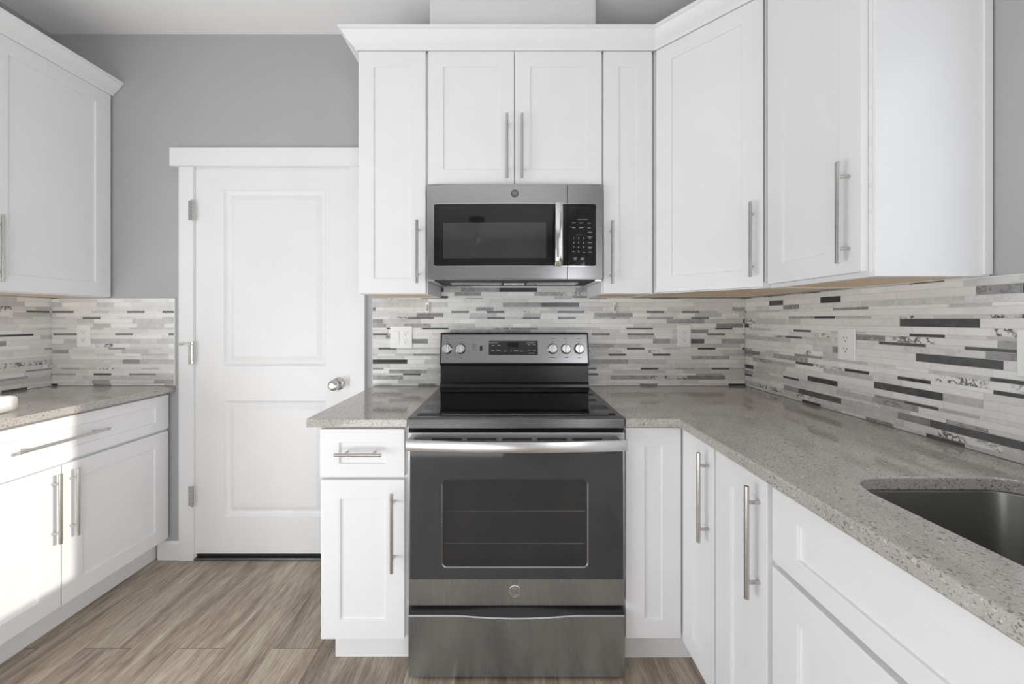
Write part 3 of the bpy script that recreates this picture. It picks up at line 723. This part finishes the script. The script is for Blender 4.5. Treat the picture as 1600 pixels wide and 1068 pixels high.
# control face: stainless sheet on the slope
SL = [(-0.0945, 1.184), (-0.1165, 1.041)]   # top, bottom of the slope in (y, z)
def on_slope(t, out=0.0):
    (y0_, z0_), (y1_, z1_) = SL; y = y0_+(y1_-y0_)*t; z = z0_+(z1_-z0_)*t
    nx = Vector((-(z0_-z1_), -(y0_-y1_)*-1)).normalized(); nrm = Vector((-(z0_-z1_), (y1_-y0_)*-1 if False else 0)).normalized()
    d_ = Vector((y1_-y0_, z1_-z0_)).normalized(); nn = Vector((d_.y, -d_.x)); 
    if nn.x > 0: nn = -nn
    return (y+nn.x*out, z+nn.y*out)
def slope_plate(x0, x1, t0, t1, o0, o1, name, mats, parent, bevel=0.0, widen=0.0):
    a, b_, c, d_ = on_slope(t0, o0), on_slope(t1, o0), on_slope(t1, o1), on_slope(t0, o1)
    mb = MB(); vs = []
    for sx, e in ((x0, -1), (x1, 1)):
        vs += [(sx, a[0], a[1]), (sx+e*widen, b_[0], b_[1]), (sx+e*widen, c[0], c[1]), (sx, d_[0], d_[1])]
    mb.add(vs, [(0,1,2,3),(7,6,5,4),(0,4,5,1),(1,5,6,2),(2,6,7,3),(3,7,4,0)])
    return mb.build(name, mats, parent, bevel)
cp = slope_plate(-0.362, 0.362, 0.01, 0.985, 0.0005, 0.0035, 'control_panel', 'brushed_steel', bg, 0.001, 0.001)
dp = slope_plate(-0.128, 0.116, 0.225, 0.71, 0.0036, 0.0052, 'display', 'black_plastic', bg, 0.0015)
def slope_matrix(x, t, out):
    y, z = on_slope(t, out); (y0_, z0_), (y1_, z1_) = SL
    tilt = math.atan2(y0_-y1_, z0_-z1_)
    return Matrix.Translation((x, y, z)) @ Matrix.Rotation(-tilt, 4, 'X') @ FRONT
mb = MB()
rr = random.Random(4)
for x, t, w in ((-0.105, 0.29, 0.045), (0.080, 0.29, 0.040), (-0.107, 0.38, 0.014), (-0.078, 0.38, 0.016), (0.072, 0.36, 0.014), (0.097, 0.36, 0.014),
             (-0.108, 0.56, 0.012), (-0.080, 0.55, 0.018), (-0.046, 0.58, 0.014), (0.008, 0.57, 0.024), (0.034, 0.58, 0.014), (0.072, 0.55, 0.012), (0.098, 0.55, 0.012), (0.083, 0.65, 0.030)):
    M = slope_matrix(x, t, 0.0054); h = 0.0022
    mb.add([M @ Vector((sx*w/2, sy*h/2, 0)) for sx, sy in ((-1,-1),(1,-1),(1,1),(-1,1))], [(0,1,2,3)])
for x, t, ch in ((-0.016, 0.57, '0'),): text_mesh(mb, '1', 0.012, slope_matrix(x, t, 0.0054))
mb.build('display_lettering', 'grey_marking', dp)
slope_plate(-0.036, 0.020, 0.29, 0.44, 0.0053, 0.0056, 'clock_window', 'glass_black', dp)
slope_plate(-0.1720, -0.1600, 0.40, 0.57, 0.0036, 0.008, 'rocker_switch', 'black_plastic', cp, 0.001)
for kx in (-0.334, -0.267, 0.189, 0.256, 0.321):
    M = slope_matrix(kx, 0.50, 0.0036)
    mb = MB(); c = M @ Vector((0, 0, 0)); ax = (M.to_3x3() @ Vector((0, 0, 1)))
    mb.lathe(c, ax, [(0, 0.0262), (0.004, 0.0262), (0.006, 0.0245), (0.016, 0.0225), (0.0185, 0.020)], 28)
    kn = mb.build('knob', 'knob_metal', bg, smooth=True, angle=35)
    mb = MB(); mb.add([M @ Vector(p) for p in ((-0.0055,-0.0215,0.018),(0.0055,-0.0215,0.018),(0.0055,0.0215,0.018),(-0.0055,0.0215,0.018),(-0.004,-0.020,0.028),(0.004,-0.020,0.028),(0.004,0.020,0.028),(-0.004,0.020,0.028))],
                      [(0,3,2,1),(4,5,6,7),(0,1,5,4),(1,2,6,5),(2,3,7,6),(3,0,4,7)])
    mb.build('grip', 'knob_metal', kn, 0.001)
    mb = MB(); mb.add([M @ Vector(p) for p in ((-0.001, 0.010, 0.0283), (0.001, 0.010, 0.0283), (0.001, 0.0195, 0.0283), (-0.001, 0.0195, 0.0283))], [(0, 1, 2, 3)]); mb.build('pointer', 'slot_dark', kn)
mb = MB()
for kx in (-0.334, -0.267, 0.189, 0.256, 0.321):
    for t, w in ((0.14, 0.016), (0.26, 0.010), (0.80, 0.034 if kx > 0.1 and kx < 0.2 else 0.014)):
        M = slope_matrix(kx, t, 0.0037); h = 0.002
        mb.add([M @ Vector((sx*w/2, sy*h/2, 0)) for sx, sy in ((-1,-1),(1,-1),(1,1),(-1,1))], [(0,1,2,3)])
for t in (0.36, 0.44, 0.52):
    M = slope_matrix(-0.200, t, 0.0037); mb.add([M @ Vector((sx*0.010, sy*0.001, 0)) for sx, sy in ((-1,-1),(1,-1),(1,1),(-1,1))], [(0,1,2,3)])
mb.build('dial_lettering', 'slot_dark', cp)
# oven door
od = None
mb = MB(); yF, yBk = -0.655, -0.604
mb.box(-RW, RW, yF+0.004, yBk, 0.258, 0.350)
mb.box(-RW, -RW+0.006, yF, yBk, 0.350, 0.832); mb.box(RW-0.006, RW, yF, yBk, 0.350, 0.832)
od = mb.build('oven_door', 'range_steel', rg, 0.0012)
mb = MB(); mb.box(-RW, RW, yF, yBk, 0.832, 0.864); mb.build('vent_strip', 'strip_steel', od, 0.0012)
mb = MB(); mb.box(-RW+0.006, RW-0.006, yBk-0.006, yBk, 0.350, 0.832); mb.build('inner_liner', 'cavity_dark', od)
# vent slots in the top strip
mb = MB()
for i in range(5):
    x = -0.244+i*0.1225; mb.box(x-0.052, x+0.052, yF-0.0006, yF+0.002, 0.8365, 0.8455)
mb.build('vent_slot', 'slot_dark', od)
# glass with a window opening
wx0, wx1, wz0, wz1 = -0.262, 0.250, 0.392, 0.700
outer = [(-RW+0.006, 0.351), (RW-0.006, 0.351), (RW-0.006, 0.831), (-RW+0.006, 0.831)]
inner = rounded(wx0, wx1, wz0, wz1, 0.018, 5)
tri = tessellate_polygon([[Vector((x, z, 0)) for x, z in outer], [Vector((x, z, 0)) for x, z in inner]])
flat = outer+inner; n = len(flat)
vs = [(x, yF+0.001, z) for x, z in flat]+[(x, yF+0.007, z) for x, z in flat]
fs = [tuple(t) for t in tri]+[tuple(i+n for i in t) for t in tri]; k = len(inner)
fs += [(4+i, 4+(i+1) % k, n+4+(i+1) % k, n+4+i) for i in range(k)]
mb = MB(); mb.add(vs, fs); mb.build('door_glass', 'glass_oven', od)
mb = MB(); vs = [(x, yF+0.0035, z) for x, z in inner]; mb.add(vs, [tuple(range(k))]); mb.build('window_pane', 'oven_window', od)
mb = MB(); i2 = rounded(wx0+0.003, wx1-0.003, wz0+0.003, wz1-0.003, 0.015, 5); i1 = rounded(wx0-0.001, wx1+0.001, wz0-0.001, wz1+0.001, 0.019, 5)
vs = [(x, yF+0.0004, z) for x, z in i1]+[(x, yF+0.0030, z) for x, z in i2]; mb.add(vs, [(i, (i+1) % k, k+(i+1) % k, k+i) for i in range(k)])
mb.build('window_rim', 'steel_dark', od, smooth=True)
mb = MB()
for z in (0.575, 0.460): mb.cyl((wx0+0.004, yF+0.030, z), (wx1-0.004, yF+0.030, z), 0.0025, n=8)
mb.build('oven_rack', 'steel_light', od)
# bowed handle
mb = MB(); rings = []
for i in range(25):
    x = -0.376+0.752*i/24; u_ = x/0.376; y = -0.688-0.022*(1-u_*u_)
    rings.append([(x, y, 0.812), (x, y-0.006, 0.814), (x, y-0.009, 0.832), (x, y-0.006, 0.850), (x, y, 0.852), (x, y+0.006, 0.848), (x, y+0.006, 0.816)])
mb.sweep(rings)
for sx in (-1, 1): mb.box(sx*0.366-0.010, sx*0.366+0.010, -0.690, yF+0.001, 0.818, 0.846)
mb.build('handle', 'steel_light', od, 0.001, smooth=True, angle=30)
def emblem(parent, x, y, z, r, mat='steel_light', mono='steel_dark'):
    mb = MB(); mb.lathe((x, y, z), (0, -1, 0), [(0, r), (0.0012, r), (0.0016, r*0.96), (0.0016, r*0.86), (0.0010, r*0.84)], 32)
    o = mb.build('emblem', mat, parent, smooth=True)
    m2 = MB(); text_mesh(m2, 'GE', r*0.95, front_at(x, y-0.0014, z))
    # four curls round the monogram
    for q in range(4):
        a0 = q*PI/2+0.35; pr = []
        for j in range(9):
            a = a0+j*0.13; rr_ = r*(0.72-0.10*abs(math.sin(j*0.55)))
            pr.append((x+rr_*math.cos(a), z+rr_*math.sin(a)))
        for (xa, za), (xb, zb) in zip(pr, pr[1:]): m2.cyl((xa, y-0.0014, za), (xb, y-0.0014, zb), r*0.03, n=6)
    m2.build('monogram', mono, o)
emblem(od, -0.0065, yF+0.004, 0.307, 0.0215, 'steel_light', 'steel_dark')
# storage drawer with scooped top
mb = MB(); rings = []
for i in range(33):
    x = -RW+2*RW*i/32; u_ = x/RW; dip = 0.010*max(0, math.cos(min(1, abs(u_)/0.55)*PI/2))**1.0 if abs(u_) < 0.55 else 0
    zt_ = 0.222-dip
    rings.append([(x, -0.655, 0.012), (x, -0.655, zt_), (x, -0.652, zt_+0.003), (x, -0.622, 0.246), (x, -0.604, 0.246), (x, -0.604, 0.012)])
mb.sweep(rings)
for i in range(len(mb.f)):
    v_ = [mb.v[j] for j in mb.f[i]]
    if len(v_) == 4 and min(p[2] for p in v_) > 0.20 and min(p[1] for p in v_) > -0.6535: mb.m[i] = 1
mb.build('storage_drawer', ['range_steel', 'black_enamel'], rg, smooth=True, angle=20)

# ---------------------------------------------------------------- microwave
mw = thing('microwave', 'stainless over-the-range microwave with black glass door and keypad', 'microwave', (0.0225, 0, 0))
MX = 0.3785; MZ0, MZ1 = 1.431, 1.838
mb = MB(); mb.box(-MX, MX, -0.335, -0.012, MZ0+0.012, MZ1); mb.build('case', 'steel_dark', mw, 0.002)
def bow(x): return -0.358-0.013*(1-(x/MX)**2)
def bowed_panel(x0, x1, z0, z1, lift, back, n=20):
    mb = MB(); rings = []
    for i in range(n+1):
        x = x0+(x1-x0)*i/n; y = bow(x)-lift
        rings.append([(x, y, z0), (x, y, z1), (x, back, z1), (x, back, z0)])
    mb.sweep(rings); return mb
SEAM = 0.226
o_door = bowed_panel(-MX, SEAM-0.0008, MZ0, MZ1-0.001, 0, -0.336).build('door', 'brushed_steel', mw, 0.0015, smooth=True, angle=30)
o_ctrl = bowed_panel(SEAM+0.0008, MX, MZ0, MZ1-0.001, 0, -0.336, 8).build('control_panel', 'brushed_steel', mw, 0.0015, smooth=True, angle=30)
def bowed_plate(poly_fn, x0, x1, lift, n, name, mat, parent):
    """thin plate following the bow; poly_fn(x) gives (z0, z1)"""
    mb = MB(); rings = []
    for i in range(n+1):
        x = x0+(x1-x0)*i/n; z0, z1 = poly_fn(x); y = bow(x)
        rings.append([(x, y-lift, z0), (x, y-lift, z1), (x, y+0.001, z1), (x, y+0.001, z0)])
    mb.sweep(rings); return mb.build(name, mat, parent, smooth=True, angle=30)
GZ0, GZ1 = 1.489, 1.753
def gl_left(x):
    e = x-(-0.349); c = 0.010
    s_ = c-math.sqrt(max(0, c*c-(c-e)**2)) if e < c else 0
    return (GZ0+s_, GZ1-s_)
def gl_right(x):
    e = 0.350-x; c = 0.010
    s_ = c-math.sqrt(max(0, c*c-(c-e)**2)) if e < c else 0
    return (GZ0+s_, GZ1-s_)
bowed_plate(lambda x: (gl_left(x+0.0)[0]-0.0022, gl_left(x)[1]+0.0022), -0.349, SEAM-0.001, 0.0006, 60, 'glass_border', 'chrome', o_door)
bowed_plate(lambda x: (gl_left(x)[0], gl_left(x)[1]), -0.3475, SEAM-0.001, 0.0012, 60, 'door_glass', 'glass_black', o_door)
bowed_plate(lambda x: (1.520, 1.672), -0.306, 0.134, 0.0015, 30, 'viewing_window', 'glass_mesh', o_door)
bowed_plate(lambda x: (gl_right(x)[0]-0.0022, gl_right(x)[1]+0.0022), SEAM+0.001, 0.350, 0.0006, 30, 'keypad_border', 'chrome', o_ctrl)
kp = bowed_plate(lambda x: gl_right(x), SEAM+0.001, 0.3485, 0.0012, 30, 'keypad', 'glass_black', o_ctrl)
mb = MB()
def bar(x, z, w, h=0.0022):
    y = bow(x-w/2)-0.0018; mb.add([(x-w/2, y, z-h/2), (x+w/2, y, z-h/2), (x+w/2, y, z+h/2), (x-w/2, y, z+h/2)], [(0, 1, 2, 3)])
bar(0.290, 1.686, 0.046, 0.0014)
for z, row in ((1.671, ((0.252, 0.016), (0.284, 0.018), (0.319, 0.012))), (1.651, ((0.252, 0.014), (0.284, 0.018), (0.319, 0.012)))):
    for x, w in row: bar(x, z, w)
bar(0.275, 1.621, 0.026, 0.0014)
for r_, line_ in enumerate(('123', '456', '789')):
    for c_, ch in enumerate(line_): text_mesh(mb, ch, 0.012, front_at(0.252+0.0215*c_, bow(0.252+0.0215*c_)-0.0018, 1.606-0.019*r_))
text_mesh(mb, '0', 0.012, front_at(0.2735, bow(0.2735)-0.0018, 1.549))
bar(0.251, 1.549, 0.010); bar(0.297, 1.547, 0.012)
for z in (1.632, 1.612, 1.588, 1.568, 1.548): bar(0.322, z, 0.017)
bar(0.322, 1.606, 0.010); bar(0.322, 1.564, 0.012)
for x in (0.258, 0.289):
    bar(x, 1.521, 0.014); bar(x, 1.515, 0.011)
mb.build('keypad_lettering', 'grey_marking', kp)
# curved handle
mb = MB(); rings = []
for i in range(21):
    t_ = i/20; z = 1.486+0.270*t_; out = 0.012+0.026*math.sin(PI*min(1, max(0, t_)))**0.6
    y = bow(0.185)-out; xc = 0.1855+0.0012*math.cos(PI*t_*2)
    rings.append([(xc-0.0165, y+0.006, z), (xc-0.0155, y-0.001, z), (xc-0.006, y-0.006, z), (xc+0.006, y-0.006, z), (xc+0.0155, y-0.001, z), (xc+0.0165, y+0.006, z), (xc, y+0.008, z)])
mb.sweep(rings); mb.box(0.174, 0.197, bow(0.185)-0.016, bow(0.185)+0.001, 1.486, 1.500); mb.box(0.174, 0.197, bow(0.185)-0.016, bow(0.185)+0.001, 1.742, 1.756)
mb.build('handle', 'chrome', o_door, 0.001, smooth=True, angle=50)
emblem(o_door, 0.0005, bow(0), 1.795, 0.0165, 'lip_steel', 'brushed_steel')
# underside
mb = MB(); mb.box(-MX, MX, -0.352, -0.012, MZ0+0.002, MZ0+0.013); mb.build('base_plate', 'cavity_dark', mw, 0.001)
for sx in (-1, 1):
    mb = MB(); xa, xb = sorted((sx*(MX-0.002), sx*(MX-0.030))); mb.box(xa, xb, -0.34, -0.02, MZ0-0.006, MZ0+0.002); mb.build('side_rail', 'steel_light', mw, 0.001)
for x0_, x1_ in ((-0.30, -0.06), (0.06, 0.30)):
    mb = MB(); mb.box(x0_, x1_, -0.215, -0.13, MZ0-0.004, MZ0+0.002); mb.build('grease_filter', 'steel_light', mw, 0.001)
mb = MB(); mb.box(-0.05, 0.05, -0.17, -0.09, MZ0-0.002, MZ0+0.002); mb.build('lamp_lens', 'plastic_white', mw, 0.001)

# ---------------------------------------------------------------- white bundle on the sunlit worktop
t = thing('wrapped_bundle', 'white plastic-wrapped bundle lying on the sunlit end of the worktop', 'bundle', (-1.945, -0.585, CT+0.0015), rad(8))
mb = MB(); rings = []
for i in range(21):
    x = -0.17+0.25*i/20; e = min((x+0.17), (0.08-x)); g = min(1, math.sqrt(max(0.0, 1-(1-min(1, e/0.028))**2))+0.12) if e < 0.028 else 1.0
    g *= 1-0.05*math.exp(-((x+0.005)/0.006)**2)
    rg_ = []
    for k_ in range(20):
        a = 2*PI*k_/20; cxx = math.copysign(abs(math.cos(a))**0.6, math.cos(a))*0.05*g; czz = math.copysign(abs(math.sin(a))**0.6, math.sin(a))*0.031*g
        rg_.append((x, cxx+0.0012*math.sin(9*x*20+k_), 0.031+czz))
    rings.append(rg_)
mb.sweep(rings); mb.build('bundle', 'wrap_white', t, smooth=True, angle=70)
mb = MB(); mb.sweep([[(x, math.copysign(abs(math.cos(2*PI*k_/20))**0.6, math.cos(2*PI*k_/20))*0.051, 0.031+math.copysign(abs(math.sin(2*PI*k_/20))**0.6, math.sin(2*PI*k_/20))*0.0318) for k_ in range(20)] for x in (-0.011, 0.001)])
mb.build('band', 'plastic_white', t, smooth=True, angle=70)

# ---------------------------------------------------------------- pendant across the room (seen mirrored in the microwave glass)
p = thing('pendant_lamp', 'small dark pendant lamp mirrored in the microwave glass', 'lamp', (-0.72, -4.30, CEIL))
mb = MB(); mb.lathe((0, 0, -0.001), (0, 0, -1), [(0, 0.17), (0.02, 0.17), (0.035, 0.05), (0.04, 0.01)], 28); mb.build('canopy', 'black_plastic', p, smooth=True)
mb = MB(); mb.cyl((0, 0, -0.03), (0, 0, -0.22), 0.008, n=10); mb.build('stem', 'black_plastic', p)
mb = MB(); mb.lathe((0, 0, -0.22), (0, 0, -1), [(0, 0.02), (0.02, 0.06), (0.07, 0.085), (0.13, 0.07), (0.16, 0.03)], 20); mb.build('lamp_shade', 'nickel', p, smooth=True)
